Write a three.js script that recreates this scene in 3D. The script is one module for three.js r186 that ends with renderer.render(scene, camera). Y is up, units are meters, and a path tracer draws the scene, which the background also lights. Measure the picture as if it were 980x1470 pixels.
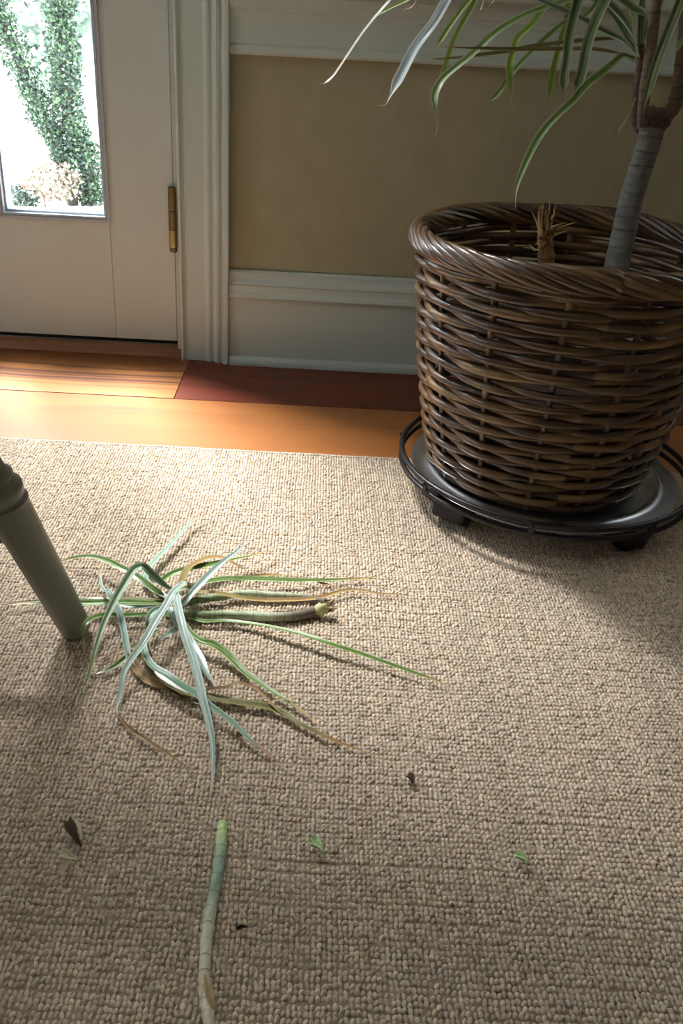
import * as THREE from 'three';
import { mergeGeometries } from 'three/addons/utils/BufferGeometryUtils.js';
import { RoundedBoxGeometry } from 'three/addons/geometries/RoundedBoxGeometry.js';

// ---------------------------------------------------------------- camera, sky, exposure
const scene = new THREE.Scene();
const camera = new THREE.PerspectiveCamera(2 * Math.atan(735 / 1232) * 180 / Math.PI, 980 / 1470, 0.02, 200);
camera.position.set(0, 0.70, 1.9175);
camera.rotation.order = 'YXZ';
camera.rotation.set(-29.8 * Math.PI / 180, 0, 3.0 * Math.PI / 180);
camera.setViewOffset(980, 1470, 57, 0, 980, 1470);
scene.add(camera);

const SKY = new THREE.Color().setRGB(0.93, 1.0, 1.06);      // bright overcast
scene.background = SKY;
scene.backgroundIntensity = 1.0;

// hazy sun behind thin cloud, high behind the door and to its left
const sun = new THREE.DirectionalLight(new THREE.Color().setRGB(1.0, 0.99, 0.98), 6.0);
sun.position.set(-4.7 - 0.6, 10.3, -5.3 + 0.6); sun.target.position.set(-0.6, 0, 0.6);
sun.castShadow = true; sun.shadow.radius = 42; sun.shadow.mapSize.set(2048, 2048);
Object.assign(sun.shadow.camera, { left: -6, right: 6, top: 6, bottom: -6, near: 0.5, far: 40 });
scene.add(sun, sun.target);

const renderer = new THREE.WebGLRenderer({ antialias: true });
renderer.toneMapping = THREE.LinearToneMapping;
renderer.toneMappingExposure = 5.35;
renderer.shadowMap.enabled = true;

// ---------------------------------------------------------------- helpers
let seed = 12345;
const rnd = () => { seed = (seed * 1664525 + 1013904223) >>> 0; return seed / 4294967296; };
const rr = (a, b) => a + (b - a) * rnd();
const V = (x, y, z) => new THREE.Vector3(x, y, z);
const clamp = (x, a = 0, b = 1) => Math.min(b, Math.max(a, x));
const smooth = (a, b, x) => { const t = clamp((x - a) / (b - a)); return t * t * (3 - 2 * t); };
const mix = (a, b, t) => a + (b - a) * t;
const mix3 = (a, b, t) => [mix(a[0], b[0], t), mix(a[1], b[1], t), mix(a[2], b[2], t)];
const lin = (r, g, b) => [r, g, b].map((v) => Math.pow(v / 255, 2.2));
const hash = (x, y) => { let h = (x * 374761393 + y * 668265263) | 0; h = Math.imul(h ^ (h >>> 13), 1274126177); return ((h ^ (h >>> 16)) >>> 0) / 4294967296; };
function noise(x, y) {
  const xi = Math.floor(x), yi = Math.floor(y), u = x - xi, v = y - yi, a = u * u * (3 - 2 * u), b = v * v * (3 - 2 * v);
  return mix(mix(hash(xi, yi), hash(xi + 1, yi), a), mix(hash(xi, yi + 1), hash(xi + 1, yi + 1), a), b);
}
const fbm = (x, y, n = 4) => { let s = 0, a = 0.5, t = 0; for (let i = 0; i < n; i++) { s += a * noise(x, y); t += a; x = x * 2.03 + 17.1; y = y * 2.01 + 5.7; a *= 0.5; } return s / t; };

const used = new Map();
function numbered(name) {
  const n = used.get(name) ?? 0; used.set(name, n + 1);
  return n ? `${name}_${String(n).padStart(3, '0')}` : name;
}
function mesh(name, geometry, material, parent = scene) {
  const m = new THREE.Mesh(geometry, material);
  m.name = parent === scene ? numbered(name) : name;
  m.castShadow = m.receiveShadow = true;
  if (parent !== scene) { const k = parent.userData._n ??= {}; const c = k[name] ?? 0; k[name] = c + 1; if (c) m.name = `${name}_${String(c).padStart(3, '0')}`; }
  parent.add(m);
  return m;
}
function tag(o, label, category, group) { o.userData.label = label; o.userData.category = category; if (group) o.userData.group = group; return o; }
function thing(name, label, category, pos = [0, 0, 0], group) {
  const g = new THREE.Group(); g.name = numbered(name); g.position.set(...pos); scene.add(g);
  return tag(g, label, category, group);
}
function struct(name, pos = [0, 0, 0]) { const g = new THREE.Group(); g.name = name; g.position.set(...pos); g.userData.kind = 'structure'; scene.add(g); return g; }
function structMesh(name, geometry, material) { const m = mesh(name, geometry, material); m.userData.kind = 'structure'; return m; }
const box = (x0, x1, y0, y1, z0, z1, r = 0) => {
  const g = r ? new RoundedBoxGeometry(x1 - x0, y1 - y0, z1 - z0, 2, r) : new THREE.BoxGeometry(x1 - x0, y1 - y0, z1 - z0);
  return g.translate((x0 + x1) / 2, (y0 + y1) / 2, (z0 + z1) / 2);
};
const merge = (list) => mergeGeometries(list.map((g) => (g.index ? g.toNonIndexed() : g)));
// profile of [z, y] pairs extruded along x from x0 to x1
function alongX(profile, x0, x1) {
  const s = new THREE.Shape(profile.map(([z, y]) => new THREE.Vector2(-z, y)));
  return new THREE.ExtrudeGeometry(s, { depth: x1 - x0, bevelEnabled: false }).rotateY(Math.PI / 2).translate(x0, 0, 0);
}
// profile of [x, z] pairs extruded along y from y0 to y1
function alongY(profile, y0, y1) {
  const s = new THREE.Shape(profile.map(([x, z]) => new THREE.Vector2(x, -z)));
  return new THREE.ExtrudeGeometry(s, { depth: y1 - y0, bevelEnabled: false }).rotateX(-Math.PI / 2).translate(0, y0, 0);
}
const std = (o) => new THREE.MeshStandardMaterial(o);
const rgb = (r, g, b) => new THREE.Color().setRGB(r, g, b);
function texture(w, h, fn, srgb = true) {
  const d = new Uint8Array(w * h * 4);
  for (let j = 0; j < h; j++) for (let i = 0; i < w; i++) { const c = fn(i / w, j / h), k = (j * w + i) * 4; d[k] = c[0]; d[k + 1] = c[1]; d[k + 2] = c[2]; d[k + 3] = 255; }
  const t = new THREE.DataTexture(d, w, h);
  t.wrapS = t.wrapT = THREE.RepeatWrapping; t.magFilter = THREE.LinearFilter;
  if (srgb) t.colorSpace = THREE.SRGBColorSpace;
  t.needsUpdate = true;
  return t;
}
// tube with a radius and a colour that change along it; rad(t, ang), col(t, ang)
function tubeGeo(pts, rad, col, { sides = 10, rows = 40, closed = false, caps = true } = {}) {
  const curve = new THREE.CatmullRomCurve3(pts, closed, 'centripetal');
  const pos = [], colr = [], idx = [], uv = [];
  const fr = curve.computeFrenetFrames(rows, closed);
  for (let i = 0; i <= rows; i++) {
    const t = i / rows, p = curve.getPoint(t), n = fr.normals[i], b = fr.binormals[i];
    for (let j = 0; j <= sides; j++) {
      const a = j / sides * Math.PI * 2, r = rad(t, a), c = col(t, a);
      pos.push(p.x + r * (Math.cos(a) * n.x + Math.sin(a) * b.x), p.y + r * (Math.cos(a) * n.y + Math.sin(a) * b.y), p.z + r * (Math.cos(a) * n.z + Math.sin(a) * b.z));
      colr.push(...c); uv.push(j / sides, t);
    }
  }
  for (let i = 0; i < rows; i++) for (let j = 0; j < sides; j++) { const a = i * (sides + 1) + j, b = a + sides + 1; idx.push(a, a + 1, b, b, a + 1, b + 1); }
  if (caps && !closed) for (const e of [0, rows]) {
    const k = pos.length / 3, p = curve.getPoint(e / rows); pos.push(p.x, p.y, p.z); colr.push(...col(e / rows, 0)); uv.push(0.5, e / rows);
    for (let j = 0; j < sides; j++) { const a = e * (sides + 1) + j; e ? idx.push(k, a, a + 1) : idx.push(k, a + 1, a); }
  }
  const g = new THREE.BufferGeometry();
  g.setAttribute('position', new THREE.Float32BufferAttribute(pos, 3)); g.setAttribute('color', new THREE.Float32BufferAttribute(colr, 3)); g.setAttribute('uv', new THREE.Float32BufferAttribute(uv, 2));
  g.setIndex(idx); g.computeVertexNormals();
  return g;
}
const ptsOf = (list) => list.map(([x, y, z]) => V(x, y, z));
const radOf = (list) => (t) => { const f = t * (list.length - 1), i = Math.min(list.length - 2, Math.floor(f)); return mix(list[i][3], list[i + 1][3], f - i); };
function paint(g, fn) {
  const p = g.attributes.position, c = new Float32Array(p.count * 3);
  for (let i = 0; i < p.count; i++) c.set(fn(p.getX(i), p.getY(i), p.getZ(i)), i * 3);
  g.setAttribute('color', new THREE.BufferAttribute(c, 3)); return g;
}

// ---------------------------------------------------------------- materials of the room
const paintRough = texture(256, 256, (u, v) => { const n = 150 + 60 * fbm(u * 12, v * 40, 3); return [n, n, n]; }, false);
const whitePaint = std({ color: rgb(0.50, 0.585, 0.565), roughness: 0.42, bumpMap: paintRough, bumpScale: 0.0002 });
const doorPaint = std({ color: rgb(0.54, 0.60, 0.585), roughness: 0.42, bumpMap: paintRough, bumpScale: 0.0002 });
const wallTexture = texture(512, 512, (u, v) => { const n = fbm(u * 60, v * 60, 3) * 10 - 5; return [160 + n, 157 + n, 132 + n]; });
const wallPaint = std({ map: wallTexture, roughness: 0.85 });
const ceilingPaint = std({ color: rgb(0.75, 0.75, 0.72), roughness: 0.95 });
const brass = std({ color: rgb(0.22, 0.16, 0.075), metalness: 0.8, roughness: 0.4 });
const brassWorn = std({ color: rgb(0.42, 0.32, 0.14), metalness: 0.85, roughness: 0.35 });
const glass = new THREE.MeshPhysicalMaterial({ color: 0xffffff, transmission: 1, thickness: 0, roughness: 0, ior: 1.5 });
const beadPaint = std({ color: rgb(0.40, 0.46, 0.52), roughness: 0.3 });

// ---------------------------------------------------------------- room shell
const X0 = -2.3, X1 = 2.5, Z1 = 4.6, H = 2.5, T = 0.14;
const DX0 = -2.12, DX1 = -0.31, DH = 2.05;                 // door opening
const WX0 = 1.2, WX1 = 1.65, WY0 = 0.79, WY1 = 1.95;       // window in the same wall, above the plant
const rail = [0.022, 0.0];
structMesh('wall_back', merge([
  box(X0 - T, DX0 - 0.012, 0, H, -T, 0), box(DX0 - 0.012, -0.2965, DH, H, -T, 0), box(-0.2965, WX0, 0, H, -T, 0),
  box(WX0, WX1, 0, WY0, -T, 0), box(WX0, WX1, WY1, H, -T, 0), box(WX1, X1 + T, 0, H, -T, 0),
]), wallPaint);
const LZ0 = 0.75, LZ1 = 1.6, LY0 = 0.95, LY1 = 1.95;
structMesh('wall_left', merge([
  box(X0 - T, X0, 0, H, 0, LZ0), box(X0 - T, X0, 0, LY0, LZ0, LZ1), box(X0 - T, X0, LY1, H, LZ0, LZ1), box(X0 - T, X0, 0, H, LZ1, Z1),
]), wallPaint);
structMesh('wall_right', box(X1, X1 + T, 0, H, 0, Z1), wallPaint);
structMesh('wall_front', box(X0 - T, X1 + T, 0, H, Z1, Z1 + T), wallPaint);
structMesh('ceiling', box(X0 - T, X1 + T, H, H + T, -T, Z1 + T), ceilingPaint);

// floor: wide planks along the wall, each a piece of its own
const floor = struct('floor');
mesh('subfloor', box(X0 - T, X1 + T, -0.12, -0.02, -T, Z1 + T), std({ color: rgb(0.2, 0.13, 0.07), roughness: 0.9 }), floor);
function plankMaterial(kind, s) {
  const t = texture(1024, 256, (u, v) => {
    // u runs along the board (1.4 m), v across it (0.244 m)
    const warp = fbm(u * 3 + s, v * 2 + s * 3, 3) - 0.5;
    const fine = fbm(u * 14 + s, v * 160, 3);
    let c;
    if (kind === 'striped') {
      c = mix3([156, 98, 42], [180, 122, 60], fbm(u * 4, v * 9 + s, 3));
      const yy = v + warp * 0.14 + 0.03 * Math.sin(u * 9 + s);
      for (const [at, wd, k] of [[0.30, 0.012, 0.75], [0.47, 0.018, 0.85], [0.53, 0.010, 0.8], [0.60, 0.014, 0.9], [0.66, 0.008, 0.6], [0.14, 0.01, 0.5], [0.76, 0.006, 0.4]]) {
        const d = Math.abs(yy - at + 0.02 * (fbm(u * 8, at * 50, 2) - 0.5)) / (1.7 * wd * (0.4 + 1.2 * fbm(u * 5, at * 91, 2)));
        c = mix3(c, [78, 34, 14], k * Math.exp(-d * d) * smooth(0.25, 0.5, fbm(u * 3.3, at * 33, 2) + 0.16));
      }
      c = mix3([122, 68, 34], c, smooth(0.04, 0.34, v + warp * 0.1));
    } else if (kind === 'dark') {
      c = mix3([96, 32, 12], [124, 50, 22], fbm(u * 5 + s, v * 14 + warp * 2, 4));
      const d = (fbm(u * 4, v * 18 + warp * 6, 3) - 0.5) / 0.035;
      c = mix3(c, [48, 20, 12], 0.6 * Math.exp(-d * d));
    } else {
      c = mix3([164, 98, 42], [182, 116, 56], fbm(u * 3 + s, v * 6 + warp, 4));
      const d = (fbm(u * 1.5 + s, v * 9 + warp * 3, 2) - 0.5) / 0.05;
      c = mix3(c, [150, 84, 48], 0.25 * Math.exp(-d * d));
      const e = Math.hypot((u - 0.80) / 0.05, (v - 0.25) / 0.035); c = mix3(c, [150, 78, 50], 0.5 * Math.exp(-e * e));
    }
    const k = 0.94 + 0.12 * fine;
    return [clamp(c[0] * k, 0, 255), clamp(c[1] * k, 0, 255), clamp(c[2] * k, 0, 255)];
  });
  return new THREE.MeshPhysicalMaterial({ map: t, roughness: 0.45, clearcoat: kind === 'dark' ? 0.15 : 0.5, clearcoatRoughness: 0.36 });
}
function plank(x0, x1, z0, z1, m, top = 0) {
  const g = new RoundedBoxGeometry(x1 - x0 - 0.0014, 0.02, z1 - z0 - 0.0024, 2, 0.0012).translate((x0 + x1) / 2, top - 0.01, (z0 + z1) / 2);
  const p = g.attributes.position, uv = g.attributes.uv;
  for (let i = 0; i < p.count; i++) uv.setXY(i, (p.getX(i) - x0) / 1.4, (p.getZ(i) - z0) / (z1 - z0));
  return mesh('floor_plank', g, m, floor);
}
const plankStriped = plankMaterial('striped', 3.1), plankDark = plankMaterial('dark', 7.7), plankLight = plankMaterial('light', 1.3);
plank(-1.68, -0.28, -0.0, 0.244, plankStriped);
plank(-0.28, 1.12, -0.0, 0.246, plankDark);
plank(1.12, 2.5, -0.0, 0.246, plankLight);
plank(-2.3, -1.68, -0.0, 0.246, plankDark);
plank(-1.5, 1.2, 0.246, 0.488, plankLight);
plank(1.2, 2.5, 0.246, 0.488, plankDark);
plank(-2.3, -1.5, 0.246, 0.488, plankStriped);
for (let k = 0; k < 17; k++) plank(-2.3, 2.5, 0.488 + k * 0.242, 0.488 + (k + 1) * 0.242, [plankLight, plankStriped, plankLight][k % 3]);

// rail over the plaster field and the window above it
const trimRail = struct('trim_1');
mesh('apron_board', alongX([[0, 0.636], [0.014, 0.636], [0.018, 0.640], [0.018, 0.652], [0.015, 0.656], [0.015, 0.700], [0.019, 0.704], [0.019, 0.712], [0.024, 0.717], [0.026, 0.728], [0.03, 0.735], [0.03, 0.745], [0, 0.745]], -0.188, X1), whitePaint, trimRail);
mesh('stool', box(-0.188, X1, 0.745, 0.772, 0, 0.055, 0.006), whitePaint, trimRail);
const window1 = struct('window_1');
mesh('window_frame', merge([box(WX0 - 0.1, WX0, 0.772, WY1 + 0.1, 0, 0.022), box(WX1, WX1 + 0.1, 0.772, WY1 + 0.1, 0, 0.022), box(WX0, WX1, WY1, WY1 + 0.1, 0, 0.022)]), whitePaint, window1);
mesh('window_sash', merge([box(WX0, WX0 + 0.045, WY0, WY1, -0.1, -0.06), box(WX1 - 0.045, WX1, WY0, WY1, -0.1, -0.06), box(WX0 + 0.045, WX1 - 0.045, WY0, WY0 + 0.06, -0.1, -0.06), box(WX0 + 0.045, WX1 - 0.045, WY1 - 0.05, WY1, -0.1, -0.06), box(WX0 + 0.045, WX1 - 0.045, 1.35, 1.39, -0.1, -0.06)]), whitePaint, window1);
mesh('window_pane', box(WX0 + 0.045, WX1 - 0.045, WY0 + 0.06, 1.35, -0.082, -0.078), glass, window1);
mesh('window_pane', box(WX0 + 0.045, WX1 - 0.045, 1.39, WY1 - 0.05, -0.082, -0.078), glass, window1);
const window2 = struct('window_2');
mesh('window_sash', merge([box(X0 - 0.09, X0 - 0.05, LY0, LY1, LZ0, LZ0 + 0.05), box(X0 - 0.09, X0 - 0.05, LY0, LY1, LZ1 - 0.05, LZ1), box(X0 - 0.09, X0 - 0.05, LY0, LY0 + 0.06, LZ0 + 0.05, LZ1 - 0.05), box(X0 - 0.09, X0 - 0.05, LY1 - 0.05, LY1, LZ0 + 0.05, LZ1 - 0.05), box(X0 - 0.09, X0 - 0.05, 1.33, 1.37, LZ0 + 0.05, LZ1 - 0.05)]), whitePaint, window2);
mesh('window_pane', box(X0 - 0.072, X0 - 0.068, LY0 + 0.06, LY1 - 0.05, LZ0 + 0.05, LZ1 - 0.05), glass, window2);

// tall baseboard: board, moulded cap, shoe
const baseboard = struct('baseboard_back');
mesh('board', box(-0.1875, X1, 0.0, 0.153, 0, 0.016), whitePaint, baseboard);
mesh('cap_moulding', alongX([[0, 0.153], [0.022, 0.153], [0.025, 0.158], [0.023, 0.164], [0.019, 0.170], [0.0185, 0.182], [0.021, 0.186], [0.019, 0.191], [0.013, 0.197], [0.011, 0.205], [0.012, 0.210], [0.008, 0.214], [0, 0.214]], -0.1875, X1), whitePaint, baseboard);
mesh('shoe_moulding', alongX([[0.016, 0], [0.030, 0], [0.030, 0.006], [0.028, 0.012], [0.023, 0.017], [0.016, 0.019]], -0.186, X1), whitePaint, baseboard);
const baseboardLeft = struct('baseboard_left');
mesh('board', box(X0, X0 + 0.016, 0, 0.153, 0, Z1), whitePaint, baseboardLeft);

// door casing with bead, flat and backband
const casing = struct('trim_2');
const casingProfile = [[-0.298, -0.0], [-0.298, 0.013], [-0.2965, 0.017], [-0.2935, 0.0185], [-0.2905, 0.017], [-0.289, 0.013], [-0.284, 0.0105], [-0.278, 0.0115], [-0.242, 0.0115], [-0.238, 0.015], [-0.233, 0.0165], [-0.229, 0.0155], [-0.225, 0.0125], [-0.222, 0.013], [-0.219, 0.019], [-0.214, 0.0225], [-0.209, 0.021], [-0.2055, 0.0165], [-0.203, 0.018], [-0.2005, 0.026], [-0.197, 0.028], [-0.190, 0.028], [-0.188, 0.026], [-0.188, 0]];
mesh('casing_leg', alongY(casingProfile, 0.001, 2.16), whitePaint, casing);
mesh('casing_leg', alongY(casingProfile.map(([x, z]) => [-2.43 - x, z]).reverse(), 0.001, 2.16), whitePaint, casing);
mesh('casing_head', box(-2.242, -0.188, 2.05, 2.16, 0, 0.02), whitePaint, casing);
mesh('jamb', box(-0.3105, -0.2965, 0.0, 2.05, -T, -0.014), whitePaint, casing);
mesh('jamb', box(-2.132, -2.1195, 0.0, 2.05, -T, 0.004), whitePaint, casing);
mesh('door_stop', box(-0.325, -0.3105, 0.0, 2.05, -0.105, -0.068), whitePaint, casing);
// wooden saddle under the door
const oak = new THREE.MeshPhysicalMaterial({ map: texture(512, 128, (u, v) => { const n = fbm(u * 6, v * 30 + 2 * fbm(u * 3, v * 3), 4); const c = mix3([104, 62, 32], [150, 98, 54], n); return c; }), roughness: 0.5, clearcoat: 0.3, clearcoatRoughness: 0.3 });
{
  const g = alongX([[-0.16, 0], [0.006, 0], [0.006, 0.004], [-0.012, 0.017], [-0.022, 0.022], [-0.13, 0.022], [-0.16, 0.005]], DX0, -0.299);
  const p = g.attributes.position; for (let i = 0; i < p.count; i++) g.attributes.uv.setXY(i, p.getX(i) / 0.9, (p.getZ(i) - p.getY(i)) / 0.2);
  structMesh('trim_3', g, oak);
}

// pair of glazed doors, the right one in view
const door = struct('door_1');
const DF = -0.02, DB = -0.064, DY0 = 0.034;
const rows = [[0.298, 1.08], [1.11, 1.90]];
for (const dx of [0, -0.902]) {
  const cols = [[-0.6925 + dx, -0.4540 + dx], [-0.961 + dx, -0.7225 + dx]].concat(dx ? [] : []);
  const sl = dx ? -2.117 : -1.2125;
  mesh('stile', box(-0.4537 + dx, -0.3125 + dx, DY0, 2.04, DB, DF, 0.0012), doorPaint, door);
  mesh('stile', box(sl, -0.961 + dx, DY0, 2.04, DB, DF, 0.0012), doorPaint, door);
  mesh('bottom_rail', box(-0.9607 + dx, -0.4543 + dx, DY0, 0.298, DB, DF, 0.0012), doorPaint, door);
  mesh('top_rail', box(-0.9607 + dx, -0.4543 + dx, 1.90, 2.04, DB, DF, 0.0012), doorPaint, door);
  mesh('lock_rail', box(-0.9607 + dx, -0.4543 + dx, 1.08, 1.11, DB, DF, 0.0012), doorPaint, door);
  for (const [y0, y1] of rows) mesh('muntin', box(-0.7225 + dx, -0.6925 + dx, y0, y1, DB, DF, 0.0012), doorPaint, door);
  for (const [x0, x1] of cols) for (const [y0, y1] of rows) {
    const bead = [];
    for (const [i0, i1, zf] of [[-0.003, 0.003, DF + 0.005], [0.003, 0.0045, DF + 0.001], [0.0045, 0.009, DF + 0.0028], [0.009, 0.0135, DF - 0.009]]) {
      bead.push(box(x0 + i0, x0 + i1, y0 + i0, y1 - i0, DB, zf), box(x1 - i1, x1 - i0, y0 + i0, y1 - i0, DB, zf),
        box(x0 + i1, x1 - i1, y0 + i0, y0 + i1, DB, zf), box(x0 + i1, x1 - i1, y1 - i1, y1 - i0, DB, zf));
    }
    mesh('glazing_bead', merge(bead), beadPaint, door);
    mesh('glass_pane', box(x0 + 0.009, x1 - 0.009, y0 + 0.009, y1 - 0.009, -0.044, -0.041), glass, door);
  }
}
mesh('door_sweep', box(-2.11, -0.3135, DY0 - 0.009, DY0 - 0.001, DB + 0.004, DF - 0.006), std({ color: rgb(0.01, 0.01, 0.01), roughness: 0.9 }), door);
// hinge: knuckles and ball tips on one pin
function hinge(yc) {
  const h = new THREE.Group(); h.name = 'hinge'; h.position.set(-0.3135, yc, -0.009); door.add(h);
  const R = 0.0086;
  const seg = [[-0.0585, -0.0215], [-0.021, 0.019], [0.0195, 0.0585]];
  seg.forEach(([a, b], i) => {
    const g = new THREE.LatheGeometry([[0, a], [R - 0.0008, a], [R, a + 0.0008], [R, b - 0.0008], [R - 0.0008, b], [0, b]].map(([x, y]) => new THREE.Vector2(x, y)), 20);
    mesh('knuckle', g, i === 0 ? brassWorn : brass, h);
  });
  for (const s of [-1, 1]) {
    const g = new THREE.LatheGeometry([[0, 0], [R - 0.001, 0], [R - 0.0004, 0.001], [R - 0.0004, 0.008], [R - 0.0016, 0.0098], [0, 0.0102]].map(([x, y]) => new THREE.Vector2(x, y)), 20).translate(0, 0.0585, 0);
    mesh('pin_tip', s < 0 ? g.rotateX(Math.PI) : g, brass, h);
  }
  mesh('hinge_leaf', box(0.0, 0.003, -0.0585, 0.0585, -0.03, 0.0), brass, h);
}
hinge(0.3105); hinge(1.05); hinge(1.78);

// ---------------------------------------------------------------- rug
const rugX0 = -1.45, rugX1 = 1.35, rugZ0 = 0.487, rugZ1 = 3.1;
const rug = thing('rug', 'tan looped-pile rug spread over the wooden floor in front of the door', 'rug');
const rugTexture = texture(1024, 1024, (u, v) => { const n = noise(u * 128, v * 128) * 60 + fbm(u * 9, v * 9, 3) * 30; return [150 + n, 126 + n, 98 + n].map((c) => c * 0.8); });
rugTexture.repeat.set(3, 3);
const backing = new RoundedBoxGeometry(rugX1 - rugX0, 0.004, rugZ1 - rugZ0, 2, 0.0015).translate((rugX0 + rugX1) / 2, 0.0023, (rugZ0 + rugZ1) / 2);
mesh('rug_backing', backing, std({ color: rgb(0.36, 0.29, 0.21), roughness: 1 }), rug);
{
  // looped pile where it can be seen loop by loop
  const loop = new THREE.SphereGeometry(1, 8, 6);
  const px = 0.0047, pz = 0.0059, lx0 = -1.0, lx1 = 1.15, lz0 = rugZ0 + 0.004, lz1 = 1.68;
  const nx = Math.floor((lx1 - lx0) / px), nz = Math.floor((lz1 - lz0) / pz);
  const pile = new THREE.InstancedMesh(loop, std({ color: 0xffffff, roughness: 0.95 }), nx * nz);
  pile.name = 'pile'; pile.userData.kind = 'stuff'; pile.castShadow = pile.receiveShadow = true;
  const d = new THREE.Object3D(), c = new THREE.Color();
  let k = 0;
  for (let i = 0; i < nx; i++) {
    const tone = rr(0.93, 1.06);
    for (let j = 0; j < nz; j++) {
      const x = lx0 + i * px, z = lz0 + j * pz;
      const w = fbm(x * 9, z * 9, 2) - 0.5;
      d.position.set(x + rr(-0.0007, 0.0007) + w * 0.006, 0.0040 + rr(-0.0008, 0.0008), z + rr(-0.0010, 0.0010) + (fbm(x * 30, z * 6, 2) - 0.5) * 0.005 + (noise(x * 7 + 2, j * 0.9) - 0.5) * 0.0028);
      d.rotation.set(rr(-0.15, 0.75), rr(-0.75, 0.45), rr(-0.4, 0.4));
      d.scale.set(rr(0.0019, 0.0026), rr(0.0021, 0.0032), rr(0.0028, 0.0038));
      d.updateMatrix(); pile.setMatrixAt(k, d.matrix);
      const b = tone * rr(0.82, 1.16) * (0.88 + 0.24 * fbm(x * 5 + 3, z * 5, 3));
      const warm = rr(-0.03, 0.03);
      c.setRGB(clamp(0.70 * b + warm), clamp(0.590 * b), clamp(0.47 * b - warm * 0.6));
      pile.setColorAt(k++, c);
    }
  }
  rug.add(pile);
  // the rest of the rug, out of sight behind the camera and beyond the loops
  const rest = merge([box(rugX0, rugX1, 0.0043, 0.0062, 1.68, rugZ1), box(rugX0, lx0 - 0.004, 0.0043, 0.0062, rugZ0, 1.68), box(lx1 + 0.004, rugX1, 0.0043, 0.0062, rugZ0, 1.68)]);
  mesh('woven_field', rest, std({ map: rugTexture, roughness: 1 }), rug);
  // pale overcast edge
  const pts = []; for (let i = 0; i <= 60; i++) pts.push(V(mix(rugX0, rugX1, i / 60), 0.0036, rugZ0 + 0.001 + (noise(i * 1.3, 4) - 0.5) * 0.002));
  mesh('bound_edge', tubeGeo(pts, (t) => 0.0032 + 0.0007 * Math.sin(t * 2400), (t) => { const n = 0.9 + 0.2 * noise(t * 900, 1); return [0.60 * n, 0.53 * n, 0.45 * n]; }, { sides: 6, rows: 700 }), std({ vertexColors: true, roughness: 1 }), rug);
}

// ---------------------------------------------------------------- leaves
// a ribbon with a shallow channel; colour streaks run along it
const KINDS = {
  cream: [lin(232, 226, 196), lin(240, 236, 214), lin(212, 200, 160), lin(226, 214, 180)],
  leafy: [lin(112, 160, 58), lin(232, 230, 210), lin(76, 128, 42), lin(206, 178, 132)],
  sprig: [lin(196, 222, 170), lin(226, 234, 200), lin(150, 188, 120), lin(190, 170, 130)],
  crumb: [lin(74, 56, 38), lin(112, 90, 60), lin(50, 38, 26), lin(90, 70, 46)],
  //        centre                edge                 streak               tip
  green: [lin(92, 128, 52), lin(196, 204, 160), lin(58, 98, 36), lin(186, 156, 108)],
  teal: [lin(126, 164, 138), lin(222, 230, 220), lin(84, 126, 96), lin(180, 140, 120)],
  fold: [lin(100, 136, 92), lin(214, 222, 206), lin(70, 104, 60), lin(120, 140, 84)],
  silver: [lin(160, 190, 178), lin(234, 234, 230), lin(104, 146, 124), lin(214, 200, 198)],
  olive: [lin(104, 104, 56), lin(168, 160, 110), lin(84, 66, 36), lin(168, 134, 88)],
  yellow: [lin(136, 126, 66), lin(172, 150, 98), lin(108, 106, 54), lin(164, 134, 84)],
  brown: [lin(124, 98, 66), lin(160, 134, 98), lin(92, 68, 44), lin(172, 144, 108)],
  tan: [lin(186, 164, 124), lin(204, 186, 150), lin(164, 138, 98), lin(196, 174, 138)],
  dark: [lin(82, 116, 60), lin(204, 198, 180), lin(58, 92, 46), lin(140, 122, 96)],
  lime: [lin(150, 186, 70), lin(232, 230, 200), lin(122, 164, 56), lin(214, 196, 160)],
  pale: [lin(226, 226, 222), lin(236, 234, 232), lin(206, 208, 196), lin(214, 190, 140)],
  blue: [lin(190, 208, 214), lin(240, 244, 246), lin(44, 66, 58), lin(206, 180, 140)],
};
const leafMaterial = new THREE.MeshPhysicalMaterial({ vertexColors: true, roughness: 0.32, side: THREE.DoubleSide });
const glossyLeafMaterial = new THREE.MeshPhysicalMaterial({ vertexColors: true, roughness: 0.3, clearcoat: 1, clearcoatRoughness: 0.25, side: THREE.DoubleSide });
const thinLeafMaterial = new THREE.MeshPhysicalMaterial({ vertexColors: true, roughness: 0.45, transmission: 0.42, thickness: 0, side: THREE.DoubleSide });
const dryMaterial = std({ vertexColors: true, roughness: 0.75, side: THREE.DoubleSide });
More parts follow.
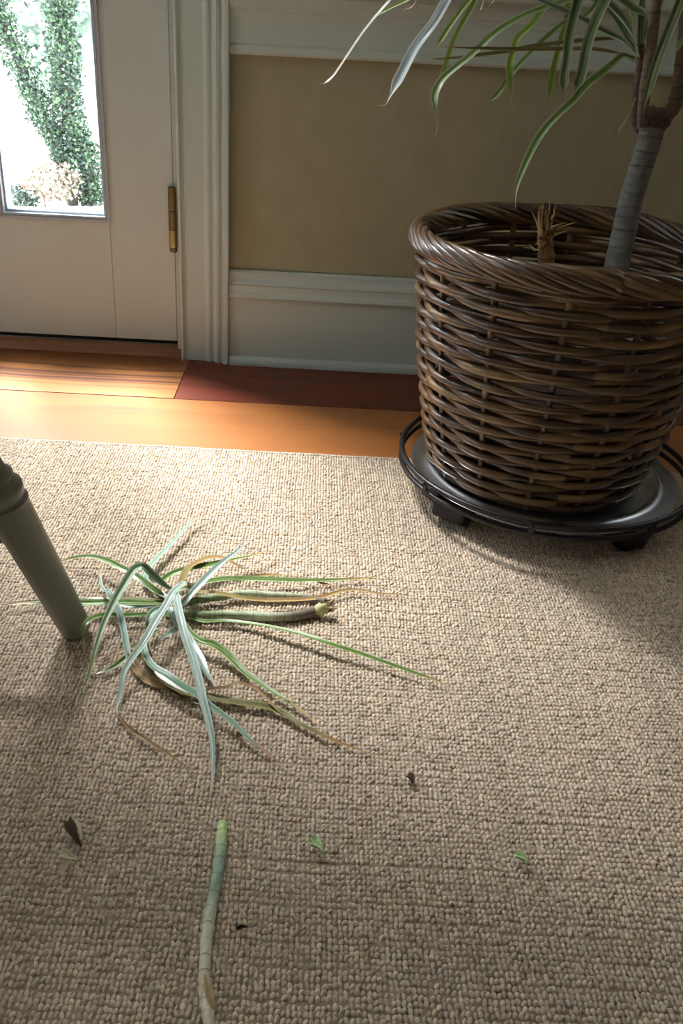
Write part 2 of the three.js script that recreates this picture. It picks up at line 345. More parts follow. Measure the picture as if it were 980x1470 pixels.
function leafGeo(pts, width, kind, { up = V(0, 1, 0.15), channel = 0.16, dryFrom = 0.86, twist = 0, s = 1, taper = 0.4 } = {}) {
  const curve = new THREE.CatmullRomCurve3(pts, false, 'centripetal', 0.5);
  const n = Math.max(24, pts.length * 6), m = 8, pos = [], col = [], idx = [];
  const [ce, ed, st, tip] = KINDS[kind];
  let side = null;
  for (let i = 0; i <= n; i++) {
    const t = i / n, p = curve.getPoint(t), tan = curve.getTangent(t).normalize();
    const want = V(0, 0, 0).crossVectors(tan, up);
    if (want.lengthSq() < 0.02) want.copy(side ?? V(1, 0, 0)); else want.normalize();
    if (side && want.dot(side) < 0) want.negate();
    side = side ? side.lerp(want, 0.55).addScaledVector(tan, -side.dot(tan)).normalize() : want.clone();
    const sd = side.clone().applyAxisAngle(tan, twist * (noise(t * 2 + s, s * 3.1) - 0.5));
    const nor = V(0, 0, 0).crossVectors(sd, tan); if (nor.dot(up) < 0) nor.negate();
    const w = width * 0.5 * (0.72 + 0.28 * smooth(0, 0.3, t)) * (1 - 0.62 * smooth(taper, 0.93, t)) * (1 - 0.8 * smooth(0.86, 1.0, t)) * (1 + 0.06 * (noise(t * 30, s) - 0.5));
    const dry = smooth(dryFrom - 0.05, dryFrom + 0.06, t);
    for (let j = 0; j <= m; j++) {
      const u = j / m * 2 - 1;
      const q = p.clone().addScaledVector(sd, u * w).addScaledVector(nor, (Math.abs(u) - 0.5) * w * channel * 2);
      pos.push(q.x, q.y, q.z);
      const f = noise(u * 3.2 + s * 7, t * 3 + s);
      let c = mix3(ce, st, smooth(0.35, 0.75, f) * 0.8);
      c = mix3(c, ed, smooth(0.62, 0.95, Math.abs(u)) * 0.9);
      c = mix3(c, ed, 0.5 * smooth(0.62, 0.8, noise(u * 4.5 + s * 13, t * 1.2)));
      c = mix3(c, tip, dry * 0.95);
      const b = 0.9 + 0.2 * noise(t * 26, u * 5 + s);
      col.push(c[0] * b, c[1] * b, c[2] * b);
    }
  }
  for (let i = 0; i < n; i++) for (let j = 0; j < m; j++) { const a = i * (m + 1) + j, b = a + m + 1; idx.push(a, b, a + 1, b, b + 1, a + 1); }
  const g = new THREE.BufferGeometry();
  g.setAttribute('position', new THREE.Float32BufferAttribute(pos, 3)); g.setAttribute('color', new THREE.Float32BufferAttribute(col, 3));
  g.setIndex(idx); g.computeVertexNormals();
  return g;
}
const triples = (a) => { const o = []; for (let i = 0; i < a.length; i += 3) o.push(V(a[i] / 1000, a[i + 1] / 1000, a[i + 2] / 1000)); return o; };
const dryKind = (k) => k === 'brown' || k === 'tan' || k === 'yellow';

const FLOOR_LEAVES = [
  ['a','green',7.7,[-176,15,983,-185,25,980,-198,30,974,-221,35,957,-248,35,937,-275,30,914,-304,25,902,-338,12,898,-349,6,901]],
  ['a','teal',9.1,[-173,15,989,-193,18,966,-215,15,930,-206,15,888,-188,16,835,-170,18,781,-154,20,740]],
  ['a','fold',9.8,[-153,15,971,-165,26,978,-178,40,983,-192,55,983,-204,68,984,-213,66,985,-224,56,1010,-232,46,1035,-239,34,1067,-242,22,1102,-242,12,1133,-242,6,1168]],
  ['b','silver',7.2,[-186,6,1120,-198,8,1107,-208,15,1083,-215,22,1063,-225,30,1037,-235,35,1022,-246,40,1004,-252,38,1000,-259,32,985,-272,18,943,-278,8,905]],
  ['a','green',10.1,[-168,14,984,-190,18,995,-231,22,1002,-261,22,1006,-285,20,1006,-309,16,1002,-337,14,1001,-360,12,1001,-398,10,1010]],
  ['a','olive',5.5,[-168,18,985,-210,20,990,-245,22,996,-287,20,998,-314,18,999,-355,15,1002,-391,12,1006]],
  ['a','silver',7.4,[-164,15,988,-186,14,993,-209,12,996,-228,10,993,-244,8,986]],
  ['b','green',7.1,[-163,14,1015,-184,15,1015,-204,16,1019,-225,18,1025,-245,24,1034,-253,32,1049,-258,38,1066,-261,36,1075,-261,28,1083,-256,14,1099,-248,5,1118]],
  ['b','green',6.0,[-175,12,1041,-191,12,1067,-205,10,1097,-217,9,1116,-228,8,1125,-238,7,1129,-247,5,1121]],
  ['b','tan',3.5,[-178,12,1056,-194,14,1081,-212,12,1090,-231,8,1100]],
  ['a','silver',9.5,[-144,20,956,-150,42,977,-156,48,999,-160,49,1010,-166,46,1039,-174,42,1066,-183,35,1098,-193,28,1121,-199,22,1141,-199,12,1166,-199,8,1184,-196,6,1195]],
  ['a','brown',3.8,[-196,6,1193,-184,8,1210,-172,9,1222,-159,9,1231,-146,10,1242,-131,9,1251,-116,8,1261,-101,6,1271]],
  ['a','yellow',8.8,[-165,25,977,-157,38,977,-153,36,938,-141,32,912,-125,30,896,-106,28,893,-93,24,899,-82,18,899,-71,10,899]],
  ['a','green',8.9,[-188,15,945,-185,18,937,-175,24,933,-153,28,924,-128,28,912,-112,26,900,-87,24,885,-60,22,868,-32,18,842]],
  ['a','silver',8.5,[-153,20,1007,-148,28,1008,-141,34,994,-129,40,974,-114,44,945,-103,46,926,-88,46,901,-74,44,869]],
  ['a','green',7.8,[-168,18,970,-156,20,962,-139,22,954,-117,22,941,-93,20,931,-66,18,926,-37,16,922,-3,14,918,31,12,912,64,10,904,98,9,896,122,8,885]],
  ['a','yellow',4.0,[-86,14,920,-62,12,910,-43,10,903,-19,10,901,10,9,904]],
  ['a','brown',2.9,[27,9,913,35,8,914,51,8,920,63,8,925]],
  ['a','yellow',6.7,[-149,20,973,-128,24,972,-113,26,975,-90,24,977,-72,22,979,-44,18,975,-20,16,970,4,14,964,31,13,955,54,12,940,71,12,932,89,11,930,112,10,934,139,9,933,164,8,931]],
  ['b','green',7.1,[-142,10,1010,-120,10,1018,-94,10,1015,-56,12,1021,-22,16,1033,13,18,1047,41,18,1060,76,16,1072,115,14,1088,156,12,1105,177,10,1113,194,8,1125]],
  ['b','green',9.4,[-152,14,1017,-139,16,1043,-127,18,1062,-115,20,1073,-103,20,1076,-89,18,1085,-74,15,1099,-59,13,1117,-33,11,1139,-7,10,1160,16,8,1178,28,6,1192]],
  ['a','silver',8.9,[-168,30,984,-156,50,1017,-150,53,1042,-143,55,1069,-132,50,1102,-120,44,1130,-109,38,1160,-99,32,1192,-90,26,1217,-84,21,1237,-80,16,1261,-78,11,1283,-78,6,1300]],
  ['b','silver',10.3,[-153,15,1021,-141,18,1050,-129,20,1077,-113,18,1105,-102,14,1127,-91,10,1141]],
  ['b','teal',8.8,[-190,15,1065,-182,22,1100,-167,26,1130,-146,28,1148,-127,26,1162,-109,23,1172,-92,20,1187,-65,16,1206,-47,13,1225,-26,10,1242,-5,6,1258]],
  ['b','olive',10.5,[-187,10,1068,-183,10,1095,-167,10,1124,-147,10,1142,-125,10,1155,-105,10,1160,-77,10,1165,-53,10,1169,-31,10,1172,-10,9,1180,10,9,1196,34,9,1211,61,8,1224,95,6,1235]],
  ['b','brown',10.0,[-198,12,1071,-199,11,1095,-191,9,1114,-179,8,1130,-164,7,1140,-148,7,1145,-124,7,1147,-101,7,1156]],
  ['b','brown',5.7,[-101,12,1152,-88,16,1153,-77,18,1152,-65,20,1147,-55,18,1146,-45,16,1148,-32,14,1160,-18,12,1176,-10,10,1183]],
  ['b','tan',2.4,[-43,8,1166,-31,10,1165,-13,12,1161,6,14,1156,23,16,1150]],
  ['b','olive',5.0,[-183,8,1086,-173,8,1114,-157,7,1134,-131,7,1158,-108,7,1171,-95,6,1174]],
  ['b','teal',8.0,[-169,20,1014,-176,30,1021,-184,32,1034,-187,28,1047,-186,20,1052,-182,12,1052]],
  ['b','silver',8.0,[-164,32,1021,-159,32,1035,-154,28,1046,-148,20,1051]],
  ['b','silver',8.0,[-146,16,1034,-152,18,1047,-161,16,1058,-173,12,1067]],
  ['b','olive',3.5,[-185,20,1062,-175,24,1058,-163,26,1050]],
  ['a','silver',7.5,[-171,20,986,-183,22,979,-198,20,966,-215,14,942]],
  ['b','brown',1.7,[-186,20,1067,-181,16,1079,-174,12,1093,-163,7,1107]],
  ['a','brown',3.8,[-142,20,974,-146,26,968,-150,32,962]],
  ['a','silver',6.4,[-161,24,1016,-149,30,1008,-141,34,989,-133,34,977]],
];
const AIR_LEAVES = [
  ['pale',7.9,[412,880,592,361,934,574,272,892,541,158,795,500,113,758,506,87,730,512,74,716,519,51,688,525,30,657,531,11,630,538,-1,622,544,-9,624,550],0.43],
  ['lime',6.0,[412,886,592,362,928,574,274,877,541,161,767,500,136,744,490,111,731,480,90,721,470,71,711,460,61,704,450],0.28],
  ['pale',4.2,[412,892,592,357,927,554,262,894,486,139,761,400,135,740,393,129,726,387,116,720,380],0.12],
  ['blue',19.6,[412,898,592,371,935,574,298,936,541,205,801,500,184,763,509,166,733,517,150,705,526,127,674,534,110,640,543,99,618,551,90,601,560],0.44],
  ['tan',3.0,[92,602,560,84,599,560,77,601,560,68,607,560,63,614,560,60,620,560],1.0],
  ['lime',7.5,[412,910,592,372,928,584,302,877,569,212,767,550,190,734,560,177,718,570,164,700,580,154,685,590,145,673,600],0.31],
  ['lime',8.0,[412,916,592,374,930,574,308,880,541,224,774,500,207,735,502,193,708,505,182,683,507,176,661,510,171,637,512,166,626,515,161,608,518,154,589,520],0.42],
  ['leafy',10.8,[412,880,592,398,925,594,374,887,596,343,749,600,311,738,610,279,728,620,245,714,630,217,697,640,197,679,650,180,665,660,155,645,670,148,637,680,142,624,690,143,613,700,148,590,710,145,576,720],0.58],
  ['lime',9.9,[412,886,592,394,926,574,361,869,541,320,753,500,298,722,506,287,707,512,270,691,519,266,673,525,263,661,531,264,643,538,269,614,544,277,598,550],0.42],
  ['leafy',8.1,[412,892,592,404,921,574,391,877,541,373,731,500,339,715,502,320,700,504,306,687,507,289,668,509,274,650,511,266,638,513,251,615,516,243,611,518,235,613,520],0.44],
  ['lime',9.2,[412,898,592,398,926,568,374,910,525,343,755,470,345,733,474,345,713,479,341,696,483,337,670,487,334,642,491,334,614,496,333,592,500],0.39],
  ['olive',6.3,[428,671,560,405,678,582,386,681,605,350,684,628,308,683,650,242,680,673,189,679,695,155,679,718,133,679,740],1.0],
  ['olive',7.8,[436,698,500,407,697,511,366,693,522,332,689,533,287,682,544,258,676,556,226,671,567,185,665,578,149,662,589,140,666,600],1.0],
  ['dark',15.4,[428,681,560,402,695,577,365,706,594,329,718,611,300,726,629,272,733,646,240,743,663,205,754,680],1.0],
  ['dark',11.3,[412,880,592,387,927,624,344,914,679,289,762,750,287,734,757,283,712,764,281,691,771,281,673,779,279,659,786,279,646,793,279,631,800],0.31],
  ['dark',11.8,[412,886,592,393,927,630,359,914,695,315,762,780,310,735,787,302,716,794,296,695,801,293,678,809,291,663,816,287,650,823,284,639,830],0.3],
  ['leafy',11.1,[423,675,580,401,678,593,386,669,607,371,659,620,348,642,633,330,623,647,309,605,660,289,582,673,275,557,687,267,539,700,261,525,713,258,514,727,258,499,740],1.0],
  ['dark',18.1,[427,680,570,412,699,588,389,718,606,360,736,624,331,752,642,296,770,660],1.0],
  ['dark',14.2,[412,904,592,392,927,614,358,914,651,313,762,700,341,745,705,364,731,710,375,726,715,384,721,720],0.25],
  ['dark',11.8,[452,940,575,446,953,600,436,892,644,424,770,700,421,741,708,412,707,716,404,677,724,399,647,732,395,615,740],0.41],
  ['dark',10.5,[434,685,555,429,712,553,425,738,552,421,768,550],1.0],
  ['lime',5.9,[431,688,540,426,707,527,424,724,513,419,745,500],1.0],
  ['lime',6.5,[477,706,600,468,696,610,459,683,620],1.0],
  ['tan',3.9,[437,627,570,430,612,580,423,597,590,414,586,600,416,585,610,415,597,620],1.0],
  ['dark',12.0,[441,683,530,452,708,503,469,735,477,495,767,450],1.0],
  ['dark',11.9,[431,686,550,422,702,525,404,726,500,386,741,475,368,748,450],1.0],
  ['blue',7.1,[462,693,500,473,703,483,487,710,467,502,714,450],1.0],
  ['pale',5.3,[412,916,592,377,928,554,315,896,486,236,765,400,235,739,393,233,726,387,231,724,380],0.13],
  ['pale',5.3,[412,880,592,381,928,554,327,897,486,257,766,400,253,744,393,249,735,387,245,729,380],0.12],
];
const TRUNK = [[0.4547,0.3165,0.6,0.0195],[0.4574,0.3937,0.59,0.0185],[0.4589,0.4442,0.585,0.0177],[0.4603,0.4932,0.58,0.0169],[0.4656,0.537,0.575,0.0167],[0.4703,0.574,0.57,0.017],[0.4698,0.596,0.57,0.0188]];
const BRANCH_RIGHT = [[0.4696,0.585,0.57,0.0129],[0.4787,0.6,0.57,0.0148],[0.4887,0.6113,0.57,0.0138],[0.4944,0.6232,0.57,0.0118],[0.4945,0.6452,0.57,0.0107],[0.4909,0.6768,0.57,0.0101],[0.4848,0.7142,0.57,0.0094],[0.4775,0.7622,0.57,0.0092]];
const BRANCH_MIDDLE = [[0.4526,0.5925,0.58,0.0074],[0.4477,0.6062,0.585,0.0078],[0.4408,0.6438,0.59,0.0077],[0.4393,0.6693,0.59,0.0076],[0.4356,0.7031,0.59,0.0075],[0.4301,0.7438,0.59,0.0073],[0.424,0.7823,0.59,0.0068]];
const BRANCH_LEFT = [[0.4579,0.5821,0.565,0.006],[0.45,0.5923,0.56,0.006],[0.4437,0.6146,0.56,0.0054],[0.4427,0.6419,0.555,0.0059],[0.4409,0.6678,0.55,0.0059],[0.4348,0.6932,0.55,0.0053]];
const CANE_A = [[-0.1613,0.012,0.9917,0.0037],[-0.1486,0.012,0.9827,0.0047],[-0.1239,0.012,0.9709,0.0047],[-0.1008,0.012,0.9656,0.0047],[-0.0881,0.013,0.9593,0.0052],[-0.0646,0.013,0.9555,0.0053],[-0.0378,0.012,0.955,0.0053],[-0.0062,0.01,0.9527,0.0053],[0.013,0.008,0.9514,0.0053],[0.0265,0.008,0.9567,0.0057],[0.038,0.008,0.959,0.0052]];
const CANE_B = [[-0.1709,0.01,1.0129,0.0046],[-0.151,0.01,1.0051,0.0055],[-0.1233,0.01,1.0057,0.006],[-0.0988,0.01,1.0021,0.0055],[-0.0665,0.01,1.0008,0.006],[-0.0387,0.01,1.0015,0.006],[-0.0148,0.01,0.9994,0.0065],[0.0119,0.01,0.9909,0.007],[0.0286,0.011,0.983,0.007]];
const KNOB = [[0.0249,0.01,0.9835,0.0075],[0.0322,0.014,0.9852,0.0112],[0.0415,0.014,0.9828,0.0084],[0.049,0.014,0.9806,0.0037]];
const CANE_C = [[-0.0617,0.005,1.3351,0.0041],[-0.0613,0.005,1.3452,0.0051],[-0.0606,0.005,1.3647,0.0054],[-0.0603,0.005,1.3919,0.0055],[-0.0618,0.005,1.4177,0.0054],[-0.0627,0.005,1.442,0.0052],[-0.0628,0.005,1.4618,0.0048],[-0.0612,0.005,1.4837,0.005],[-0.059,0.005,1.5015,0.0052],[-0.0554,0.005,1.5174,0.0053],[-0.051,0.005,1.5348,0.0044]];
const STUMP = [[0.3663,0.3554,0.56,0.0131],[0.3592,0.3876,0.56,0.013],[0.3523,0.419,0.56,0.0118],[0.3463,0.4395,0.56,0.0106]];


// bark of a cane: ringed leaf scars; green towards one end
const barkMaterial = std({ vertexColors: true, roughness: 0.7 });
function caneGeo(list, colour, { rings = 30, sides = 16, rows = 160, bump = 0.06, s = 1 } = {}) {
  const r = radOf(list);
  const rp = (t) => { const f = t * rings + 0.6 * noise(t * rings * 0.7, s); return f - Math.floor(f); };
  return tubeGeo(ptsOf(list), (t, a) => r(t) * (1 + bump * (0.5 - rp(t)) + 0.07 * (noise(Math.cos(a) * 1.7 + s * 3, t * rings * 1.5 + Math.sin(a) * 1.7) - 0.5)),
    (t, a) => { const k = rp(t), c = colour(t); const n = 1.0 + 0.55 * noise(Math.cos(a) * 2 + s, t * rings * 3 + Math.sin(a) * 2); const line = 1 - 0.55 * Math.exp(-Math.pow((k - 0.03) / 0.07, 2)); return [c[0] * n * line, c[1] * n * line, c[2] * n * line]; },
    { sides, rows });
}

// ---------------------------------------------------------------- the two broken shoots on the rug
const shootA = thing('broken_shoot', 'upper of two broken shoots on the rug, thin green cane with long curling leaves', 'broken shoot', [0, 0.003, 0]);
const shootB = thing('broken_shoot', 'lower of two broken shoots on the rug, thicker cane with a torn pale base', 'broken shoot', [0, 0.003, 0]);
const greenCane = (t) => mix3(mix3(lin(106, 122, 84), lin(160, 170, 142), smooth(0.1, 0.5, t)), lin(106, 98, 88), smooth(0.55, 0.95, t));
mesh('cane', caneGeo(CANE_A, greenCane, { rings: 24, s: 2 }), barkMaterial, shootA);
mesh('cane', caneGeo(CANE_B, (t) => mix3(greenCane(t * 0.8), lin(92, 78, 70), smooth(0.55, 0.9, t)), { rings: 20, s: 5 }), barkMaterial, shootB);
function fray(parent, at, dir, n, len, r0, cols, name = 'torn_fiber', spread = 0.55) {
  for (let i = 0; i < n; i++) {
    const d = dir.clone().add(V(rr(-1, 1), rr(-0.6, 1), rr(-1, 1)).multiplyScalar(spread)).normalize();
    const L = len * rr(0.45, 1.1), a = at.clone().add(V(rr(-1, 1), rr(-1, 1), rr(-1, 1)).multiplyScalar(r0 * 3));
    const p = [a, a.clone().addScaledVector(d, L * 0.5).add(V(rr(-1, 1), rr(-0.2, 1), rr(-1, 1)).multiplyScalar(L * 0.1)), a.clone().addScaledVector(d, L)];
    const c = cols[Math.floor(rnd() * cols.length)];
    mesh(name, tubeGeo(p, (t) => r0 * (1.25 - t), () => c, { sides: 5, rows: 5 }), dryMaterial, parent);
  }
}
mesh('torn_base', tubeGeo(ptsOf(KNOB), (t, a) => radOf(KNOB)(t) * (0.52 + 0.5 * noise(Math.cos(a) * 2 + 5, t * 7 + Math.sin(a) * 2)), (t, a) => mix3(lin(166, 178, 112), lin(196, 186, 150), noise(a * 2, t * 5)), { sides: 12, rows: 12 }), dryMaterial, shootB);
fray(shootB, V(0.041, 0.016, 0.983), V(1, 0.35, -0.1), 16, 0.015, 0.0014, [lin(190, 168, 128), lin(130, 100, 66), lin(90, 66, 42), lin(206, 196, 170)]);
fray(shootA, V(0.037, 0.01, 0.958), V(1, 0.25, 0.2), 6, 0.014, 0.0016, [lin(70, 50, 34), lin(110, 84, 54), lin(180, 160, 124)]);
FLOOR_LEAVES.forEach(([own, kind, w, p], i) => {
  const g = leafGeo(triples(p), w / 1000 * 1.18, kind, { taper: 0.45, s: i + 1.37, twist: 0.9, dryFrom: dryKind(kind) ? 0.3 : kind === 'silver' ? 0.9 : 0.84, channel: kind === 'brown' ? 0.3 : 0.18 });
  mesh('leaf', g, dryKind(kind) ? dryMaterial : leafMaterial, own === 'a' ? shootA : shootB);
});

// bare broken cane in the foreground
const cane = thing('broken_cane', 'bare leafless cane lying alone on the rug, green far end and grey near end', 'plant cane', [0, 0.003, 0]);
mesh('cane', caneGeo(CANE_C, (t) => mix3(mix3(lin(182, 204, 142), lin(148, 168, 150), smooth(0.06, 0.3, t)), mix3(lin(208, 206, 186), lin(204, 196, 176), smooth(0.6, 0.8, t)), smooth(0.36, 0.56, t)), { rings: 15, sides: 18, rows: 180, bump: 0.12, s: 9 }), barkMaterial, cane);
mesh('cut_end', new THREE.SphereGeometry(0.0036, 12, 8).scale(1, 0.9, 0.8).translate(-0.0617, 0.005, 1.3345), std({ color: rgb(...lin(176, 196, 138)), roughness: 0.6 }), cane);
{
  const g = leafGeo([V(-0.0585, 0.0105, 1.494), V(-0.056, 0.0118, 1.505), V(-0.052, 0.011, 1.516), V(-0.048, 0.008, 1.522)], 0.007, 'tan', { s: 4, dryFrom: 2 });
  mesh('peeling_bark', g, dryMaterial, cane);
}

// small bits of plant scattered on the rug
function chip(name, label, pts, w, kind, thick = 0.0012, cat = 'plant scrap') {
  const c = V(0, 0, 0); pts.forEach((p) => c.add(V(...p))); c.multiplyScalar(1 / pts.length);
  const t = thing(name, label, cat, [c.x, 0.004, c.z]);
  w *= 1.15; const rel = pts.map((p) => V((p[0] - c.x) * 1.1, p[1] + 0.003, (p[2] - c.z) * 1.1));
  const a = leafGeo(rel, w, kind, { s: pts[0][0] * 91 + 3, dryFrom: 2, channel: 0.35 });
  const b = leafGeo(rel.map((p) => p.clone().add(V(0, thick, 0))), w * 0.9, kind, { s: pts[0][0] * 91 + 5, dryFrom: 2, channel: 0.6 });
  mesh('flake', merge([a, b]), dryMaterial, t);
  return t;
}
const c1 = chip('leaf_scrap', 'dark brown curled scrap on the rug at the left, pale along one edge', [[-0.2118, 0.006, 1.348], [-0.2065, 0.009, 1.356], [-0.2005, 0.009, 1.365], [-0.1925, 0.005, 1.3745]], 0.009, 'crumb');
mesh('pale_edge', leafGeo([V(-0.006, 0.011, -0.015), V(0.003, 0.014, -0.007), V(0.0075, 0.013, 0.001), V(0.011, 0.010, 0.009)], 0.0035, 'cream', { s: 2, dryFrom: 2 }), dryMaterial, c1);
const c2 = chip('leaf_scrap', 'pale cream forked flake on the rug just below the dark brown scrap', [[-0.2095, 0.006, 1.387], [-0.204, 0.009, 1.388], [-0.198, 0.008, 1.3895], [-0.1925, 0.006, 1.390]], 0.008, 'cream');
mesh('fork', leafGeo([V(0.002, 0.008, 0.001), V(-0.001, 0.007, 0.008), V(-0.0025, 0.004, 0.016)], 0.006, 'cream', { s: 6, dryFrom: 2 }), dryMaterial, c2);
const c3 = chip('leaf_scrap', 'bright green pointed chip on the rug to the right of the bare cane', [[0.0255, 0.008, 1.354], [0.0285, 0.006, 1.358], [0.0325, 0.008, 1.362], [0.0365, 0.006, 1.3665]], 0.010, 'sprig');
mesh('tail', leafGeo([V(-0.001, 0.006, -0.003), V(-0.005, 0.008, -0.007), V(-0.0085, 0.007, -0.010)], 0.0025, 'tan', { s: 9, dryFrom: 2 }), dryMaterial, c3);
const c4 = chip('leaf_scrap', 'tiny yellow-green chip on the rug at the right, far from the other scraps', [[0.2225, 0.006, 1.360], [0.2255, 0.008, 1.362], [0.229, 0.008, 1.3645], [0.231, 0.005, 1.368]], 0.008, 'sprig');
mesh('tail', leafGeo([V(0.000, 0.007, 0), V(0.004, 0.009, -0.004), V(0.005, 0.006, -0.008)], 0.003, 'lime', { s: 3, dryFrom: 2 }), dryMaterial, c4);
const c5 = chip('leaf_scrap', 'small dark crumb with a thin white curl on the rug below the long leaf tip', [[0.1265, 0.004, 1.264], [0.1285, 0.006, 1.267], [0.1305, 0.006, 1.270], [0.131, 0.003, 1.274]], 0.007, 'crumb');
mesh('curl', tubeGeo([V(0.0005, 0.005, -0.002), V(0.002, 0.009, -0.006), V(0.0005, 0.011, -0.010), V(-0.0025, 0.008, -0.014)], () => 0.0006, () => lin(214, 208, 196), { sides: 5, rows: 12 }), dryMaterial, c5);
chip('leaf_scrap', 'yellowish flake on the rug beside the tip of a fallen blue-green leaf', [[-0.0585, 0.005, 1.2215], [-0.055, 0.007, 1.221], [-0.051, 0.005, 1.2195]], 0.005, 'yellow');
chip('leaf_scrap', 'thin dark sliver on the rug right of the grey end of the bare cane', [[-0.0375, 0.003, 1.4505], [-0.033, 0.005, 1.449], [-0.028, 0.003, 1.4475]], 0.003, 'crumb', 0.0006);
chip('leaf_scrap', 'tiny white thread standing on the rug to the right of the bare cane', [[-0.0162, 0.004, 1.400], [-0.0158, 0.006, 1.405], [-0.0154, 0.003, 1.410]], 0.0022, 'pale', 0.0005);

// ---------------------------------------------------------------- plant dolly
const dollyAt = [0.404, 0, 0.598];
const dolly = thing('plant_dolly', 'round black wire-rimmed plant dolly with a galvanized tray on small black casters', 'plant dolly', dollyAt);
const blackMetal = std({ color: rgb(0.018, 0.018, 0.020), metalness: 0.3, roughness: 0.34 });
const blackPlastic = std({ color: rgb(0.012, 0.012, 0.013), roughness: 0.55 });
const zincMap = texture(256, 256, (u, v) => { const n = fbm(u * 7, v * 7, 4), m = noise(u * 26, v * 26); const c = 186 + 80 * (n - 0.5) + 26 * (m - 0.5); return [c, c + 2, c + 6]; });
const zincRough = texture(256, 256, (u, v) => { const n = 90 + 90 * fbm(u * 11, v * 11, 3); return [n, n, n]; }, false);
const zinc = std({ map: zincMap, roughnessMap: zincRough, roughness: 0.62, metalness: 1.0 });
const dollyR = 0.2395;
mesh('upper_ring', new THREE.TorusGeometry(dollyR, 0.0046, 12, 120).rotateX(Math.PI / 2).translate(0, 0.077, 0), blackMetal, dolly);
mesh('lower_ring', new THREE.TorusGeometry(dollyR, 0.0042, 12, 120).rotateX(Math.PI / 2).translate(0, 0.0605, 0), blackMetal, dolly);
{
  const pr = [[0, 0.058], [0.13, 0.058], [0.140, 0.0595], [0.146, 0.0625], [0.152, 0.0595], [0.160, 0.058], [0.180, 0.058], [0.186, 0.0605], [0.190, 0.0612], [0.194, 0.0600], [0.199, 0.0583], [0.217, 0.0583], [0.2205, 0.0590], [0.2215, 0.0580], [0.219, 0.0570], [0, 0.0565]].map(([x, y]) => new THREE.Vector2(x, y));
  mesh('tray', new THREE.LatheGeometry(pr, 96), zinc, dolly);
}
for (let k = 0; k < 8; k++) {
  const a = k * Math.PI / 4 + 0.28, c = Math.cos(a), s = Math.sin(a);
  const g = merge([new RoundedBoxGeometry(0.004, 0.024, 0.009, 2, 0.0012), new THREE.SphereGeometry(0.0032, 10, 8).translate(0.0045, 0.006, 0)]).rotateY(-a).translate(c * (dollyR + 0.0015), 0.069, s * (dollyR + 0.0015));
  mesh('strap', g, blackMetal, dolly);
}
mesh('cross_bar', merge([box(-0.237, 0.237, 0.0495, 0.0560, -0.012, 0.012), box(-0.012, 0.012, 0.0496, 0.0561, -0.237, 0.237)]).rotateY(0.5), blackMetal, dolly);
for (const a of [0.971, 2.531, 4.111, -0.609]) {
  const k = new THREE.Group(); k.name = dolly.children.some((c) => c.name === 'caster') ? `caster_${String(dolly.children.filter((c) => c.name.startsWith('caster')).length).padStart(3, '0')}` : 'caster';
  k.position.set(Math.cos(a) * 0.192, 0.0, Math.sin(a) * 0.192); k.rotation.y = a; dolly.add(k);
  mesh('caster_housing', new RoundedBoxGeometry(0.058, 0.032, 0.062, 3, 0.008).translate(0, 0.0345, 0), blackPlastic, k);
  const w = (x) => new THREE.LatheGeometry([[0, -0.010], [0.020, -0.010], [0.0225, -0.006], [0.023, 0], [0.0225, 0.006], [0.020, 0.010], [0, 0.010]].map(([p, q]) => new THREE.Vector2(p, q)), 28).rotateZ(Math.PI / 2).translate(x, 0.0295, 0);
  mesh('wheel', w(-0.017), blackPlastic, k); mesh('wheel', w(0.017), blackPlastic, k);
}

// ---------------------------------------------------------------- wicker basket
const basketAt = [0.386, 0.0605, 0.593];
const basket = thing('wicker_basket', 'large round brown wicker basket with a twisted rim standing on the plant dolly', 'basket', basketAt);
const BH = 0.352, N = 14, PH0 = -0.6905;
const profileR = (h) => { const t = h / BH; return 0.1680 + 0.058 * t + 0.006 * Math.sin(Math.PI * Math.min(1, t * 1.05)) ; };
const wickerMaterial = new THREE.MeshPhysicalMaterial({ vertexColors: true, roughness: 0.4, clearcoat: 0.7, clearcoatRoughness: 0.22 });
const wickerColour = (s) => {
  const base = mix3(lin(70, 49, 27), lin(104, 75, 43), rnd());
  return (t, a) => {
    const q = t * 26 + s * 3.7;
    let c = mix3(base, lin(56, 36, 22), smooth(0.5, 0.85, noise(q * 0.6, s)) * 0.85);
    c = mix3(c, lin(150, 118, 76), smooth(0.62, 0.9, noise(q * 0.5 + 40, s * 2)) * 0.55);
    const node = noise(q * 0.9, s + 9.5); if (node > 0.86) c = mix3(c, lin(36, 24, 18), 0.8);
    const b = 0.82 + 0.36 * noise(q * 6, a * 1.5 + s);
    return [c[0] * b, c[1] * b, c[2] * b];
  };
};
const rowsN = 30, pitch = (BH - 0.006) / rowsN;
for (let r = 0; r < rowsN; r++) {
  const pts = [], h0 = 0.010 + r * pitch, n = N * 8, ph = rr(0, 6.28);
  for (let i = 0; i < n; i++) {
    const th = i / n * Math.PI * 2, wv = Math.cos((th - PH0) * N / 2 + r * Math.PI);
    const amp = 0.0058 * Math.sign(wv) * Math.pow(Math.abs(wv), 0.8);
    const hh = h0 + 0.0022 * Math.sin(th * 2 + ph) + 0.0026 * (noise(th * 2.2 + r * 5, r) - 0.5);
    const R = profileR(hh) + amp + rr(-0.0006, 0.0006);
    pts.push(V(Math.sin(th) * R, hh, Math.cos(th) * R));
  }
  const thick = r > 25 ? rr(0.0062, 0.0072) : rr(0.0056, 0.0067), c = wickerColour(r + 1);
  mesh('weaver', tubeGeo(pts, (t, a) => thick * (1 + 0.12 * (noise(t * 40, r) - 0.5)), c, { sides: 8, rows: N * 16, closed: true }), wickerMaterial, basket);
}
